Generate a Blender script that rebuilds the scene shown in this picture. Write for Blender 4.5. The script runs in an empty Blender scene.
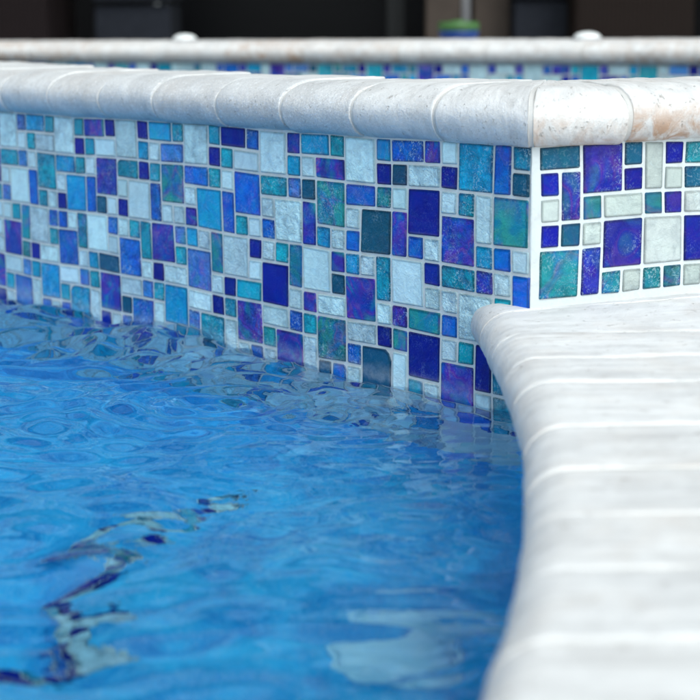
import bpy, bmesh, math, random
import numpy as np
from mathutils import Vector, noise, Matrix
from mathutils.geometry import tessellate_polygon
random.seed(11)
rng = np.random.default_rng(5)
S = bpy.context.scene
COL = S.collection

# ------------------------------------------------------------------ helpers
def link_mesh(name, verts, faces, mat=None, parent=None, smooth=True, attrs=None):
    me = bpy.data.meshes.new(name)
    me.from_pydata([tuple(map(float, v)) for v in verts], [], [tuple(int(i) for i in f) for f in faces])
    if attrs:
        for an, data in attrs.items():
            a = me.attributes.new(an, 'FLOAT_COLOR', 'POINT')
            d = np.ones((len(verts), 4), dtype=np.float32)
            arr = np.asarray(data, dtype=np.float32)
            d[:, :arr.shape[1]] = arr
            a.data.foreach_set('color', d.ravel())
    me.validate()
    if smooth:
        me.polygons.foreach_set('use_smooth', [True] * len(me.polygons))
    if mat: me.materials.append(mat)
    o = bpy.data.objects.new(name, me); COL.objects.link(o)
    if parent is not None: o.parent = parent
    return o

def empty(name, loc=(0, 0, 0)):
    o = bpy.data.objects.new(name, None); COL.objects.link(o); o.location = loc
    o.empty_display_size = 0.05
    return o

def tag(o, label=None, cat=None, group=None, kind=None):
    if label: o['label'] = label
    if cat: o['category'] = cat
    if group: o['group'] = group
    if kind: o['kind'] = kind
    elif cat: o['kind'] = 'thing'
    return o

def bm_obj(name, bm, mat, parent=None, smooth=False, loc=None):
    bmesh.ops.recalc_face_normals(bm, faces=bm.faces)
    me = bpy.data.meshes.new(name); bm.to_mesh(me); bm.free()
    if smooth: me.polygons.foreach_set('use_smooth', [True] * len(me.polygons))
    me.materials.append(mat)
    o = bpy.data.objects.new(name, me); COL.objects.link(o)
    if parent is not None: o.parent = parent
    if loc is not None: o.location = loc
    return o

def add_box(bm, c, s, bev=0.0, rot=0.0):
    r = bmesh.ops.create_cube(bm, size=1.0, matrix=Matrix.Translation(c) @ Matrix.Rotation(rot, 4, 'Z') @ Matrix.Diagonal((s[0], s[1], s[2], 1)))
    if bev:
        es = list({e for v in r['verts'] for e in v.link_edges})
        bmesh.ops.bevel(bm, geom=es, offset=bev, segments=3, affect='EDGES', profile=0.6)

def add_lathe(bm, prof, n=40, c=(0, 0, 0)):
    rings = []
    for r, z in prof:
        if r < 1e-6: rings.append([bm.verts.new((c[0], c[1], c[2] + z))])
        else: rings.append([bm.verts.new((c[0] + r * math.cos(2 * math.pi * i / n), c[1] + r * math.sin(2 * math.pi * i / n), c[2] + z)) for i in range(n)])
    for a, b in zip(rings, rings[1:]):
        for i in range(n):
            j = (i + 1) % n
            if len(a) == 1: bm.faces.new((a[0], b[i], b[j]))
            elif len(b) == 1: bm.faces.new((a[i], a[j], b[0]))
            else: bm.faces.new((a[i], a[j], b[j], b[i]))

class NT:
    def __init__(s, name):
        s.m = bpy.data.materials.new(name); s.m.use_nodes = True
        s.t = s.m.node_tree; s.n = s.t.nodes; s.l = s.t.links
        s.n.clear()
        s.out = s.n.new('ShaderNodeOutputMaterial')
    def new(s, typ, **kw):
        nd = s.n.new('ShaderNode' + typ)
        for k, v in kw.items(): setattr(nd, k, v)
        return nd
    def put(s, sock, v):
        if hasattr(v, 'is_output'): s.l.new(v, sock)
        else: sock.default_value = v
    def bsdf(s, **kw):
        b = s.new('BsdfPrincipled')
        for k, v in kw.items(): s.put(b.inputs[k.replace('_', ' ')], v)
        s.l.new(b.outputs[0], s.out.inputs[0]); return b
    def coord(s, kind='Object'): return s.new('TexCoord').outputs[kind]
    def attr(s, name): return s.new('Attribute', attribute_name=name).outputs['Color']
    def mapping(s, vec, scale=(1, 1, 1), loc=(0, 0, 0)):
        m = s.new('Mapping'); s.put(m.inputs[0], vec); m.inputs['Scale'].default_value = scale; s.put(m.inputs['Location'], loc); return m.outputs[0]
    def noise(s, vec, scale, detail=3, rough=.5, dist=0, out=0):
        n = s.new('TexNoise'); s.put(n.inputs['Vector'], vec); s.put(n.inputs['Scale'], scale); n.inputs['Detail'].default_value = detail
        n.inputs['Roughness'].default_value = rough; n.inputs['Distortion'].default_value = dist; return n.outputs[out]
    def voro(s, vec, scale, out='Distance', feature='F1'):
        n = s.new('TexVoronoi', feature=feature); s.put(n.inputs['Vector'], vec); n.inputs['Scale'].default_value = scale; return n.outputs[out]
    def ramp(s, fac, stops):
        r = s.new('ValToRGB'); s.put(r.inputs[0], fac); e = r.color_ramp.elements
        while len(e) < len(stops): e.new(.5)
        for el, (p, c) in zip(e, stops):
            el.position = p; el.color = (*c, 1) if isinstance(c, tuple) else (c, c, c, 1)
        return r.outputs[0]
    def mix(s, fac, a, b, mode='MIX'):
        m = s.new('Mix', data_type='RGBA', blend_type=mode)
        s.put(m.inputs[0], fac)
        for sk, v in ((m.inputs[6], a), (m.inputs[7], b)):
            if isinstance(v, tuple): sk.default_value = (*v, 1) if len(v) == 3 else v
            else: s.put(sk, v)
        return m.outputs[2]
    def math(s, op, a, b=0., c=0.):
        m = s.new('Math', operation=op); s.put(m.inputs[0], a); s.put(m.inputs[1], b); s.put(m.inputs[2], c); return m.outputs[0]
    def sep(s, c):
        n = s.new('SeparateColor'); s.put(n.inputs[0], c); return n.outputs
    def vadd(s, a, b):
        m = s.new('VectorMath', operation='ADD'); s.put(m.inputs[0], a); s.put(m.inputs[1], b); return m.outputs[0]
    def vscale(s, a, b):
        m = s.new('VectorMath', operation='SCALE'); s.put(m.inputs[0], a); s.put(m.inputs['Scale'], b); return m.outputs[0]
    def bump(s, h, strength=.5, dist=.001, normal=None):
        b = s.new('Bump'); s.put(b.inputs['Height'], h); s.put(b.inputs['Strength'], strength); b.inputs['Distance'].default_value = dist
        if normal is not None: s.put(b.inputs['Normal'], normal)
        return b.outputs[0]

# ------------------------------------------------------------------ materials
def mat_stone():
    t = NT('travertine')
    uv = t.attr('suv')                     # position in the stone: along the front, front to back, height (+ seed)
    v = t.mapping(uv, (1, 1, 1))
    streak = t.noise(t.mapping(uv, (90, 7, 60)), 1, 5, .6, .6)
    cloud = t.noise(v, 22, 5, .6, .4)
    fine = t.noise(v, 420, 3, .7)
    par = t.sep(t.attr('spar'))            # tone, stain, speckle
    c = t.mix(t.ramp(streak, [(.30, 0.), (.72, 1.)]), (.56, .545, .53), (.84, .825, .81))
    c = t.mix(t.math('MULTIPLY', t.ramp(cloud, [(.40, 0.), (.68, 1.)]), .75), c, (.84, .83, .815))
    grey = t.math('MULTIPLY', t.ramp(t.noise(v, 14, 4, .6, .3), [(.42, 0.), (.62, 1.)]), .33)
    c = t.mix(grey, c, (.50, .485, .475))
    tan = t.math('MULTIPLY', t.ramp(t.noise(v, 9, 5, .65, .5), [(.50, 0.), (.68, 1.)]), .24)
    c = t.mix(tan, c, (.62, .50, .40))
    c = t.mix(par[0], c, (.36, .37, .39), 'MIX')
    speck = t.ramp(t.noise(v, 520, 4, .75), [(.40, 0.), (.66, 1.)])
    c = t.mix(t.math('MULTIPLY', par[2], t.math('SUBTRACT', 1., speck)), c, (.38, .39, .41))
    # mineral stain, patchy
    st = t.math('MULTIPLY', t.ramp(t.noise(v, 38, 6, .7, .8), [(.42, 0.), (.60, 1.)]), par[1])
    c = t.mix(st, c, t.mix(t.noise(v, 60, 3), (.62, .40, .27), (.36, .21, .13)))
    wh = t.ramp(t.noise(v, 330, 2, .6), [(.60, 0.), (.68, 1.)])
    c = t.mix(t.math('MULTIPLY', wh, t.math('MULTIPLY', par[2], .9)), c, (.88, .90, .92))
    pits = t.ramp(t.noise(t.mapping(uv, (1, .55, 1)), 150, 4, .7, .5), [(.30, 1.), (.38, 0.)])
    c = t.mix(t.math('MULTIPLY', pits, .6), c, (.34, .29, .25))
    h = t.math('ADD', t.math('MULTIPLY', cloud, 1.4), t.math('MULTIPLY', fine, .5))
    h = t.math('ADD', h, t.math('MULTIPLY', streak, .7))
    h = t.math('SUBTRACT', h, t.math('MULTIPLY', pits, .6))
    t.bsdf(Base_Color=c, Roughness=t.math('MULTIPLY_ADD', fine, .25, .45), Normal=t.bump(h, .75, .0018), Specular_IOR_Level=.4)
    return t.m

def scale_line(t, v, c):
    # chalky mineral line left just above the water level
    z = t.new('SeparateXYZ'); t.put(z.inputs[0], v)
    zz = t.math('ADD', z.outputs[2], t.math('MULTIPLY', t.math('SUBTRACT', t.noise(v, 30, 4, .6), .5), .022))
    m = t.ramp(t.math('MULTIPLY_ADD', zz, 10., .5), [(.50, 0.), (.56, 1.), (.60, 1.), (.72, 0.)])
    m = t.math('MULTIPLY', m, t.math('MULTIPLY_ADD', t.noise(v, 160, 4, .7), .45, -.06))
    return t.mix(m, c, (.70, .74, .74))

def mat_mortar(name='mortar', col=(.60, .58, .555), b=.6):
    t = NT(name); v = t.coord()
    n = t.noise(v, 260, 4, .7); n2 = t.noise(v, 25, 4, .6)
    c = t.mix(t.math('MULTIPLY', n2, .5), col, tuple(x * .72 for x in col))
    dirt = t.ramp(t.noise(v, 48, 5, .7, .6), [(.50, 0.), (.66, 1.)])
    c = t.mix(t.math('MULTIPLY', dirt, .45), c, (.47, .47, .45))
    if name == 'tile_grout': c = scale_line(t, v, c)
    t.bsdf(Base_Color=c, Roughness=.85, Normal=t.bump(t.math('ADD', n, n2), b, .001))
    return t.m

def mat_tile():
    t = NT('iridescent_glass'); a = t.attr('col_a'); b = t.attr('col_b'); pr = t.sep(t.attr('par'))
    seed, irid, ham = pr[0], pr[1], pr[2]
    off = t.new('CombineXYZ'); t.put(off.inputs[0], t.math('MULTIPLY', seed, 13.)); t.put(off.inputs[1], t.math('MULTIPLY', seed, 7.)); t.put(off.inputs[2], t.math('MULTIPLY', seed, 3.))
    v = t.vadd(t.coord(), off.outputs[0])
    swirl = t.noise(v, 30, 3, .5, 1.3)
    f = t.ramp(swirl, [(.38, 0.), (.62, 1.)])
    c = t.mix(t.math('MULTIPLY', f, t.math('MULTIPLY_ADD', irid, .8, .25)), a, b)
    # oily film bands
    band = t.noise(v, 17, 2, .5, 1.8)
    film = t.ramp(band, [(.34, (.01, .30, .42)), (.44, (.01, .10, .62)), (.50, (.20, .03, .50)), (.52, (.32, .14, .42)), (.56, (.02, .10, .60)), (.64, (.03, .40, .36))])
    fm = t.math('MULTIPLY', t.ramp(t.noise(v, 24, 2, .5, 1.), [(.42, 0.), (.60, 1.)]), irid)
    c = t.mix(t.math('MULTIPLY', fm, .65), c, film)
    # fine glints of the foil backing, painted into the base colour
    fl = t.noise(v, 210, 3, .6, 2.2)
    shade = t.ramp(t.noise(v, 55, 3, .6, 1.), [(.34, (.42, .46, .52)), (.52, (.95, .95, .95)), (.66, (1.25, 1.25, 1.22))])
    c = t.mix(t.math('MULTIPLY_ADD', ham, .75, .05), c, t.mix(1., c, shade, 'MULTIPLY'))
    glint = t.math('MULTIPLY', t.ramp(fl, [(.54, 0.), (.60, 1.)]), t.math('MULTIPLY', ham, t.ramp(t.noise(v, 36, 2, .5, .5), [(.44, .08), (.60, 1.)])))
    c = t.mix(t.math('MULTIPLY', glint, .62), c, t.mix(.6, c, (.72, .94, 1.)))
    dark = t.ramp(t.noise(v, 240, 3, .6, 1.), [(.30, 1.), (.5, 0.)])
    c = t.mix(t.math('MULTIPLY', t.math('MULTIPLY', dark, ham), .22), c, t.mix(1., c, (.35, .45, .6), 'MULTIPLY'))
    c = scale_line(t, t.coord(), c)
    h = t.math('ADD', t.math('MULTIPLY', t.noise(v, 95, 3, .6, 1.2), 1.6), t.math('MULTIPLY', t.noise(v, 260, 3, .6, 1.2), .9))
    nb = t.bump(h, t.math('MULTIPLY_ADD', ham, .9, .08), .0022)
    cb = t.bump(t.noise(v, 75, 3, .5, .8), t.math('MULTIPLY_ADD', ham, .8, .15), .0022)
    t.bsdf(Base_Color=c, Metallic=t.math('MULTIPLY', irid, .3), Roughness=.34, Normal=nb, Specular_IOR_Level=.12,
           Coat_Weight=.26, Coat_Roughness=.05, Coat_Normal=cb)
    return t.m

def mat_water():
    t = NT('pool_water')
    v = t.coord()
    h = t.math('ADD', t.math('MULTIPLY', t.noise(v, 16, 3, .5, .6), 1.),
               t.math('MULTIPLY', t.noise(t.mapping(v, (1, 1, 1)), 58, 3, .5, .6), .14))
    nb = t.bump(h, .36, .005)
    g = t.new('BsdfPrincipled')
    for k, val in (('Base Color', (1, 1, 1, 1)), ('Roughness', 0.), ('IOR', 1.333), ('Transmission Weight', 1.), ('Specular IOR Level', .5)): g.inputs[k].default_value = val
    t.put(g.inputs['Normal'], nb)
    t.l.new(g.outputs[0], t.out.inputs[0])
    va = t.new('VolumeAbsorption'); va.inputs['Color'].default_value = (.0, .74, .98, 1); va.inputs['Density'].default_value = WATER_DENS
    t.l.new(va.outputs[0], t.out.inputs['Volume'])
    return t.m
WATER_DENS = 1.1

def mat_plain(name, col, rough=.7, var=.25, scale=20, bump=.3, metallic=0., spec=.5, dist=.002, mscale=(1, 1, 1)):
    t = NT(name); v = t.mapping(t.coord(), mscale)
    n = t.noise(v, scale, 5, .6, .3)
    c = t.mix(t.ramp(n, [(.3, 0.), (.7, 1.)]), tuple(x * (1 - var) for x in col), tuple(min(1, x * (1 + var)) for x in col))
    t.bsdf(Base_Color=c, Roughness=rough, Metallic=metallic, Specular_IOR_Level=spec, Normal=t.bump(t.noise(v, scale * 6, 3), bump, dist))
    return t.m

def mat_weave(name, col):
    t = NT(name); v = t.coord()
    w = t.new('TexWave', wave_type='BANDS', bands_direction='Z'); t.put(w.inputs[0], v); w.inputs['Scale'].default_value = 30; w.inputs['Distortion'].default_value = .6
    w2 = t.new('TexWave', wave_type='BANDS', bands_direction='X'); t.put(w2.inputs[0], v); w2.inputs['Scale'].default_value = 18
    h = t.math('MULTIPLY', w.outputs[1], w2.outputs[1])
    t.bsdf(Base_Color=t.mix(h, tuple(x * .5 for x in col), tuple(x * 1.5 for x in col)), Roughness=.7, Specular_IOR_Level=.12, Normal=t.bump(h, .6, .004))
    return t.m

def mat_plaster():
    t = NT('blue_pool_plaster'); v = t.coord()
    n = t.noise(v, 13, 6, .65, .8); n2 = t.noise(v, 160, 3, .7)
    c = t.mix(t.ramp(n, [(.35, 0.), (.65, 1.)]), (.0, .27, .62), (.06, .60, .94))
    c = t.mix(t.math('MULTIPLY', t.ramp(n2, [(.5, 0.), (.7, 1.)]), .35), c, (.55, .78, .92))
    t.bsdf(Base_Color=c, Roughness=.8, Normal=t.bump(n2, .4, .002))
    return t.m

M_STONE = mat_stone(); M_MORTAR = mat_mortar(); M_GROUT = mat_mortar('tile_grout', (.66, .71, .72), .5)
M_TILE = mat_tile(); M_WATER = mat_water(); M_PLASTER = mat_plaster()
M_CORE = mat_mortar('concrete_shell', (.42, .42, .40), .5)

# ------------------------------------------------------------------ layout (metres, water level z = 0)
C = Vector((.177, 1.642)); A_, B_ = .868, .485
eL = Vector((-math.cos(A_), math.sin(A_))); nL = Vector((-math.sin(A_), -math.cos(A_)))     # along / out of the long face
eR = Vector((math.cos(B_), math.sin(B_))); nR = Vector((math.sin(B_), -math.cos(B_)))
MOD = .0254
Z0 = .2667           # top of first tile row
DECK = .1092
CT, CB = .3225, .2645  # top and underside of raised coping

# ------------------------------------------------------------------ mosaic
PAL = {
 'N': ((.0, .003, .25), (.0, .02, .42), .06, .22),
 'B': ((.0, .10, .58), (.0, .26, .74), .30, .9),
 'A': ((.0, .32, .64), (.005, .52, .76), .22, .9),
 'T': ((.0, .33, .48), (.01, .56, .64), .22, 1.),
 'D': ((.002, .085, .17), (.004, .12, .22), .06, .30),
 'G': ((.004, .24, .36), (.03, .34, .28), .8, .80),
 'P': ((.0, .05, .42), (.07, .02, .36), 1., .70),
 'M': ((.03, .24, .66), (.14, .26, .66), .6, .9),
 'W': ((.53, .76, .82), (.64, .83, .87), .04, .75),  # cyan cast of the shaded long face painted into the white glass
}
class Mosaic:
    def __init__(s): s.v = []; s.f = []; s.a = []; s.b = []; s.p = []
    def tile(s, frame, u0, u1, z0, z1, key, chip=None, dark=1.0):
        """frame(u, z, t) -> xyz; u along wall, z height, t outward"""
        if -.0005 < u0 < .012 and z1 > -.3: u0 += random.uniform(-.0003, .0016)
        j = lambda k=.00042: random.uniform(-k, k)
        cs = [(u0 + j(), z0 + j()), (u1 + j(), z0 + j()), (u1 + j(), z1 + j()), (u0 + j(), z1 + j())]
        w, h = u1 - u0, z1 - z0
        pts = []
        if chip is None: chip = random.randrange(4) if random.random() < .03 else -1
        for i, (x, y) in enumerate(cs):
            sx = 1 if i in (0, 3) else -1; sy = 1 if i in (0, 1) else -1
            r = random.uniform(.0006, .0016)
            if i == chip:
                rx, ry = random.uniform(.15, .35) * min(w, .03), random.uniform(.15, .4) * min(h, .03)
            else: rx = ry = r
            p1 = (x, y + sy * ry); p2 = (x + sx * rx * .35, y + sy * ry * .35); p3 = (x + sx * rx, y)
            seq = [p1, p2, p3] if i in (0, 2) else [p3, p2, p1]
            pts += seq
        n = len(pts); base = len(s.v)
        cx, cy = (u0 + u1) / 2, (z0 + z1) / 2
        tl = random.uniform(-.0002, .0003); tx = random.uniform(-.016, .016); ty = random.uniform(-.016, .016)
        def ring(inset, t):
            for x, y in pts:
                dx, dy = x - cx, y - cy
                kx = max(0, 1 - inset / max(w / 2, 1e-5)); ky = max(0, 1 - inset / max(h / 2, 1e-5))
                X, Y = cx + dx * kx, cy + dy * ky
                s.v.append(frame(X, Y, t + tl + tx * (X - cx) + ty * (Y - cy)))
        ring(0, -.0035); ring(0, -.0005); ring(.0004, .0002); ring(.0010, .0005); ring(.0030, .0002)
        for q in range(4):
            for i in range(n):
                k = (i + 1) % n
                s.f.append((base + q * n + i, base + q * n + k, base + (q + 1) * n + k, base + (q + 1) * n + i))
        s.f.append([base + 4 * n + i for i in range(n)])
        ca, cb, ir, hm = PAL[key]
        vv = random.uniform(.82, 1.15) * dark; hs = random.uniform(-.12, .12) * (.25 if key == 'W' else 1)
        A = [min(1, max(0, c * vv * (1 + (hs if i == 1 else 0)))) for i, c in enumerate(ca)]
        B = [min(1, max(0, c * vv * (1 - (hs if i == 0 else 0)))) for i, c in enumerate(cb)]
        ham = hm * random.choice((.35, .7, 1., 1.1)); irr = ir * random.uniform(.6, 1.2)
        P = (random.random(), min(1, irr), min(1, ham))
        rim = .62 if key == 'W' else .45  # outer rings darker: glass edge tone with the edge shadow painted in
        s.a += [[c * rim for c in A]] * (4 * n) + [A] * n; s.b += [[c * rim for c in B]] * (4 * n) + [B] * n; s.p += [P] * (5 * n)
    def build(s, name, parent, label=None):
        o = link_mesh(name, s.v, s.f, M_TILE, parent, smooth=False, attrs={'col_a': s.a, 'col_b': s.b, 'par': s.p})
        if label: o['label'] = label
        return o

# repeating sheet of 6 x 6 modules: slot -> (row, col offset, rows, cols)
SLOT = {'a': (0, 0, 1, 1), 'b': (0, 1, 1, 2), 'c': (0, 3, 1, 1), 'd': (0, 4, 2, 2), 'e': (1, 0, 1, 2), 'f': (1, 2, 1, 1), 'g': (1, 3, 1, 1),
        'h': (2, 0, 2, 2), 'i': (2, 2, 1, 1), 'j': (2, 3, 1, 1), 'k': (2, 4, 1, 2), 'l': (3, 2, 2, 1), 'm': (3, 3, 2, 2), 'n': (3, 5, 1, 1),
        'o': (4, 0, 1, 1), 'p': (4, 1, 1, 1), 's': (4, 5, 1, 1), 't': (5, 0, 1, 1), 'u': (5, 1, 2, 2), 'v': (5, 3, 2, 1), 'w': (5, 4, 1, 1), 'x': (5, 5, 1, 1)}
ORD = 'abcdefghijklmnopstuvwx'
def cols(s): return dict(kv.split(':') for kv in s.split())
BAND0 = [
 cols('a:P b:B c:A d:W e:W f:D g:N h:N i:W j:G k:B l:P m:D n:W o:W p:B s:B t:N u:W v:T w:W x:A'),
 cols('a:T b:A c:P d:W e:P f:W g:A h:G i:D j:M k:T l:P m:W n:W o:W p:A s:B t:P u:W v:G w:T x:W'),
 cols('a:B b:N c:T d:W e:W f:T g:N h:B i:W j:T k:B l:B m:A n:W o:W p:T s:P t:N u:W v:G w:W x:A'),
 cols('a:T b:A c:N d:W e:M f:W g:A h:G i:T j:N k:T l:B m:W n:W o:W p:W s:N t:M u:P v:T w:T x:W'),
 cols('a:N b:P c:T d:W e:W f:T g:N h:P i:W j:T k:A l:B m:A n:W o:W p:D s:N t:B u:W v:G w:W x:B'),
 cols('a:T b:A c:M d:W e:W f:T g:W h:T i:W j:M k:T l:B m:W n:W o:W p:T s:M t:P u:W v:G w:T x:W'),
 cols('a:P b:T c:B d:W e:W f:T g:N h:P i:W j:T k:B l:W m:A n:W o:T p:W s:M t:W u:P v:B w:T x:W')]
BAND1 = [
 cols('a:W d:P e:G f:P g:W h:N i:G j:N k:W l:W m:D n:B o:W p:T s:W'),
 cols('a:D d:N e:W f:P g:W h:G i:T j:B k:W l:W m:P n:G o:B p:D s:W'),
 cols('a:W d:M e:T f:N g:W h:P i:T j:N k:W l:W m:T n:M o:B p:W s:T'),
 cols('a:T d:B e:W f:N g:W h:A i:T j:M k:W l:W m:B n:D o:T p:W s:B'),
 cols('a:W d:B e:D f:A g:W h:P i:T j:M k:W l:W m:A n:T o:W p:N s:B'),
 cols('a:T d:P e:W f:N g:G h:A i:T j:M k:W l:W m:M n:T o:W p:B s:W'),
 cols('a:W d:B e:W f:T g:N h:P i:M j:W k:T l:W m:T n:A o:N p:W s:T')]
RND = 'WWWWWWTTAABBNNPPMGD'
def sheet_tiles(ncol, rows, first=5):
    """(col, row, w, h, key) from the repeating sheet"""
    out = []
    nb = (ncol - first) // 6 + 1
    for b in range(-1, nb + 1):
        for band in range(0, rows // 6 + 1):
            for sl in ORD:
                r, c, hh, ww = SLOT[sl]
                r += band * 6; c += first + 6 * b
                if band > 0 and sl in 'bc': continue
                key = None
                if band == 0 and 0 <= b < len(BAND0): key = BAND0[b].get(sl)
                elif band == 1 and 0 <= b < len(BAND1): key = BAND1[b].get(sl)
                if key is None: key = (random.choice(RND) if sl not in 'dum' else random.choice('WWWPBT')) if band < 2 else random.choice('WWWWWTAB')
                c1, r1 = min(c + ww, ncol), min(r + hh, rows); c0 = max(c, 0)
                if c1 <= c0 or r1 <= r: continue
                out.append((c0, r, c1 - c0, r1 - r, key))
    return out

def wall_frame(P, e, n):
    def fr(u, z, t): return (P.x + e.x * u + n.x * t, P.y + e.y * u + n.y * t, z)
    return fr

def lay(mo, frame, tiles, gap, u0=0., ztop=Z0, mod=MOD, skip=None, dark=1.0):
    g = gap / 2
    for c, r, w, h, k in tiles:
        if skip and skip(c, r): continue
        mo.tile(frame, u0 + c * mod + g, u0 + (c + w) * mod - g, ztop - (r + h) * mod + g, ztop - r * mod - g, k, dark=dark)

def strip_box(name, P, e, n, L, z0, z1, depth, mat, parent, t=-.0006, u0=0.):
    """flat wall slab behind the tiles"""
    f = wall_frame(P, e, n)
    vs = [f(u0, z0, t), f(L, z0, t), f(L, z1, t), f(u0, z1, t), f(u0, z0, t - depth), f(L, z0, t - depth), f(L, z1, t - depth), f(u0, z1, t - depth)]
    return link_mesh(name, vs, [(0, 1, 2, 3), (5, 4, 7, 6), (1, 5, 6, 2), (4, 0, 3, 7), (3, 2, 6, 7), (4, 5, 1, 0)], mat, parent, smooth=False)

# ---- front raised wall of the spa
spa = tag(empty('raised_spa_wall', (C.x, C.y, 0)), 'near raised wall with blue and white glass mosaic under pale stone coping, turning a corner', 'spa wall')
inv = Matrix.Translation((-C.x, -C.y, 0))
def attach(o, root):
    o.parent = root; o.matrix_parent_inverse = Matrix.Translation(-root.location); return o

def front_frame(P, e, n):       # gently uneven hand-laid wall
    def fr(u, z, t):
        w = .0009 * math.sin(u * 9 + z * 7) + .0006 * math.sin(u * 23 - z * 31)
        zz = z + .0012 * math.sin(u * 11 + z * 5) + .0006 * math.sin(u * 31 + z * 17)
        uu = u + .0007 * math.sin(z * 37 + u * 13)
        return (P.x + e.x * uu + n.x * (t + w * .5), P.y + e.y * uu + n.y * (t + w * .5), zz)
    return fr
fL = front_frame(C, eL, nL); fR = front_frame(C, eR, nR)
ROWS = 19; NC = 70
custom = [(0, 0, 1, 1, 'T'), (0, 1, 1, 1, 'D'), (1, 0, 1, 2, 'B'), (2, 0, 2, 2, 'A'), (4, 0, 1, 1, 'W'), (4, 1, 1, 1, 'N'), (4, 2, 1, 1, 'W'),
          (3, 2, 1, 1, 'T'), (2, 2, 1, 2, 'W'), (0, 2, 2, 2, 'G'), (3, 3, 2, 2, 'P'), (2, 4, 1, 1, 'A'), (1, 4, 1, 1, 'B'), (0, 4, 1, 1, 'W'),
          (3, 5, 2, 1, 'T'), (2, 5, 1, 1, 'P'), (1, 5, 1, 1, 'W'), (0, 5, 1, 2, 'B'), (4, 6, 1, 1, 'W'), (2, 6, 2, 2, 'W'), (1, 6, 1, 1, 'T'),
          (4, 7, 1, 1, 'B'), (1, 7, 1, 1, 'W'), (0, 7, 1, 1, 'T'), (4, 8, 1, 1, 'W'), (3, 8, 1, 1, 'T'), (2, 8, 1, 2, 'N'), (0, 8, 2, 1, 'W'),
          (3, 9, 2, 2, 'P'), (1, 9, 1, 1, 'T'), (0, 9, 1, 1, 'B'), (2, 10, 1, 1, 'W'), (0, 10, 2, 2, 'T'), (3, 11, 1, 1, 'W'), (4, 11, 1, 1, 'B'),
          (2, 11, 1, 1, 'N'), (0, 12, 2, 1, 'W'), (2, 12, 2, 2, 'B'), (4, 12, 1, 2, 'W'), (0, 13, 1, 1, 'N'), (1, 13, 1, 1, 'T')]
mL = Mosaic()
body = [(c, r, w, h, k) for c, r, w, h, k in sheet_tiles(NC, ROWS) if c >= 5]
lay(mL, fL, custom + body, .0031, u0=.0008)
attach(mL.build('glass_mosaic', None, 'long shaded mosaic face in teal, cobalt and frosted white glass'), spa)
rtiles = [(0, 0, 2, 1, 'D'), (2, 0, 2, 2, 'P'), (4, 0, 1, 1, 'D'), (5, 0, 1, 2, 'W'), (6, 0, 1, 1, 'N'), (7, 0, 1, 1, 'T'),
          (0, 1, 1, 1, 'N'), (1, 1, 1, 2, 'P'), (4, 1, 1, 1, 'N'), (6, 1, 1, 1, 'W'), (7, 1, 1, 1, 'D'), (0, 2, 1, 1, 'W'), (2, 2, 1, 1, 'G'), (3, 2, 2, 1, 'W'),
          (5, 2, 1, 1, 'G'), (6, 2, 1, 1, 'P'), (7, 2, 1, 1, 'W'), (0, 3, 1, 1, 'N'), (1, 3, 1, 1, 'D'), (2, 3, 1, 1, 'W'), (3, 3, 2, 2, 'Q'), (5, 3, 2, 2, 'W'),
          (7, 3, 2, 2, 'N'), (0, 4, 2, 2, 'T'), (2, 4, 1, 2, 'Q'), (3, 5, 1, 1, 'T'), (4, 5, 1, 1, 'W'), (5, 5, 1, 1, 'T'), (6, 5, 1, 1, 'G'), (7, 5, 1, 1, 'W'), (8, 0, 1, 3, 'W'), (8, 5, 1, 1, 'B')]
PAL['Q'] = ((.002, .006, .28), (.05, .05, .30), .25, .5)
mR = Mosaic()
PAL_T = PAL['T']; PAL['T'] = ((.002, .20, .26), (.02, .34, .38), .45, .7); PAL['W'] = ((.46, .52, .50), (.53, .58, .56), .02, .5); PAL_P = PAL['P']; PAL['P'] = ((.0, .01, .28), (.07, .03, .24), .36, .5)  # palette for the lit short face; its white lacks the painted cyan shade
PAL['G'] = ((.01, .15, .17), (.06, .26, .26), .5, .7)
lay(mR, fR, rtiles, .0036, u0=.0080)
lay(mR, fR, [(c + 9, r, w, h, k) for c, r, w, h, k in sheet_tiles(26, 6, 0)], .0036, u0=.0080)
PAL['T'] = PAL_T; PAL['P'] = PAL_P; PAL['W'] = ((.53, .76, .82), (.64, .83, .87), .04, .75); PAL['G'] = ((.004, .24, .36), (.03, .34, .28), .8, .80)
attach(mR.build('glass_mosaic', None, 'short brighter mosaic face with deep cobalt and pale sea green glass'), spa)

# grout bed: a finely divided sheet following both faces around the corner, solid behind
def grout_bed():
    vs = []; fs = []
    us = [('L', u) for u in np.arange(1.80, 0.012, -.012)] + [('L', .006), ('L', .002), ('K', 0), ('R', .002), ('R', .006)] + [('R', u) for u in np.arange(.018, .92, .012)]
    zs = list(np.arange(-1.4, -.1, .1)) + list(np.arange(-.1, CB + .004, .0125)) + [CB + .02]
    for side, u in us:
        for z in zs:
            b = .0004 * noise.noise(Vector((u * 60, z * 60, 3 if side == 'L' else 9)))
            t = -.0007 + b
            if u < .01: t += .0012 * noise.noise(Vector((u * 30, z * 45, 5))) - (.0012 if u < .004 else 0)
            if side == 'L': p = fL(u, z, t)
            elif side == 'R': p = fR(u, z, t)
            else:
                a = Vector(fL(0, z, .0)); nn = .0014 * noise.noise(Vector((2, z * 50, 7))); p = (a.x + nn, a.y + .0022 + nn, a.z)
            vs.append(p)
    nz = len(zs)
    for i in range(len(us) - 1):
        for k in range(nz - 1):
            fs.append((i * nz + k, i * nz + k + 1, (i + 1) * nz + k + 1, (i + 1) * nz + k))
    return link_mesh('grout', vs, fs, M_GROUT)
attach(grout_bed(), spa)
attach(strip_box('plaster_skirt', C, eL, nL, 1.8, -1.4, Z0 - ROWS * MOD, .02, M_PLASTER, None, t=.0035), spa)

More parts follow.
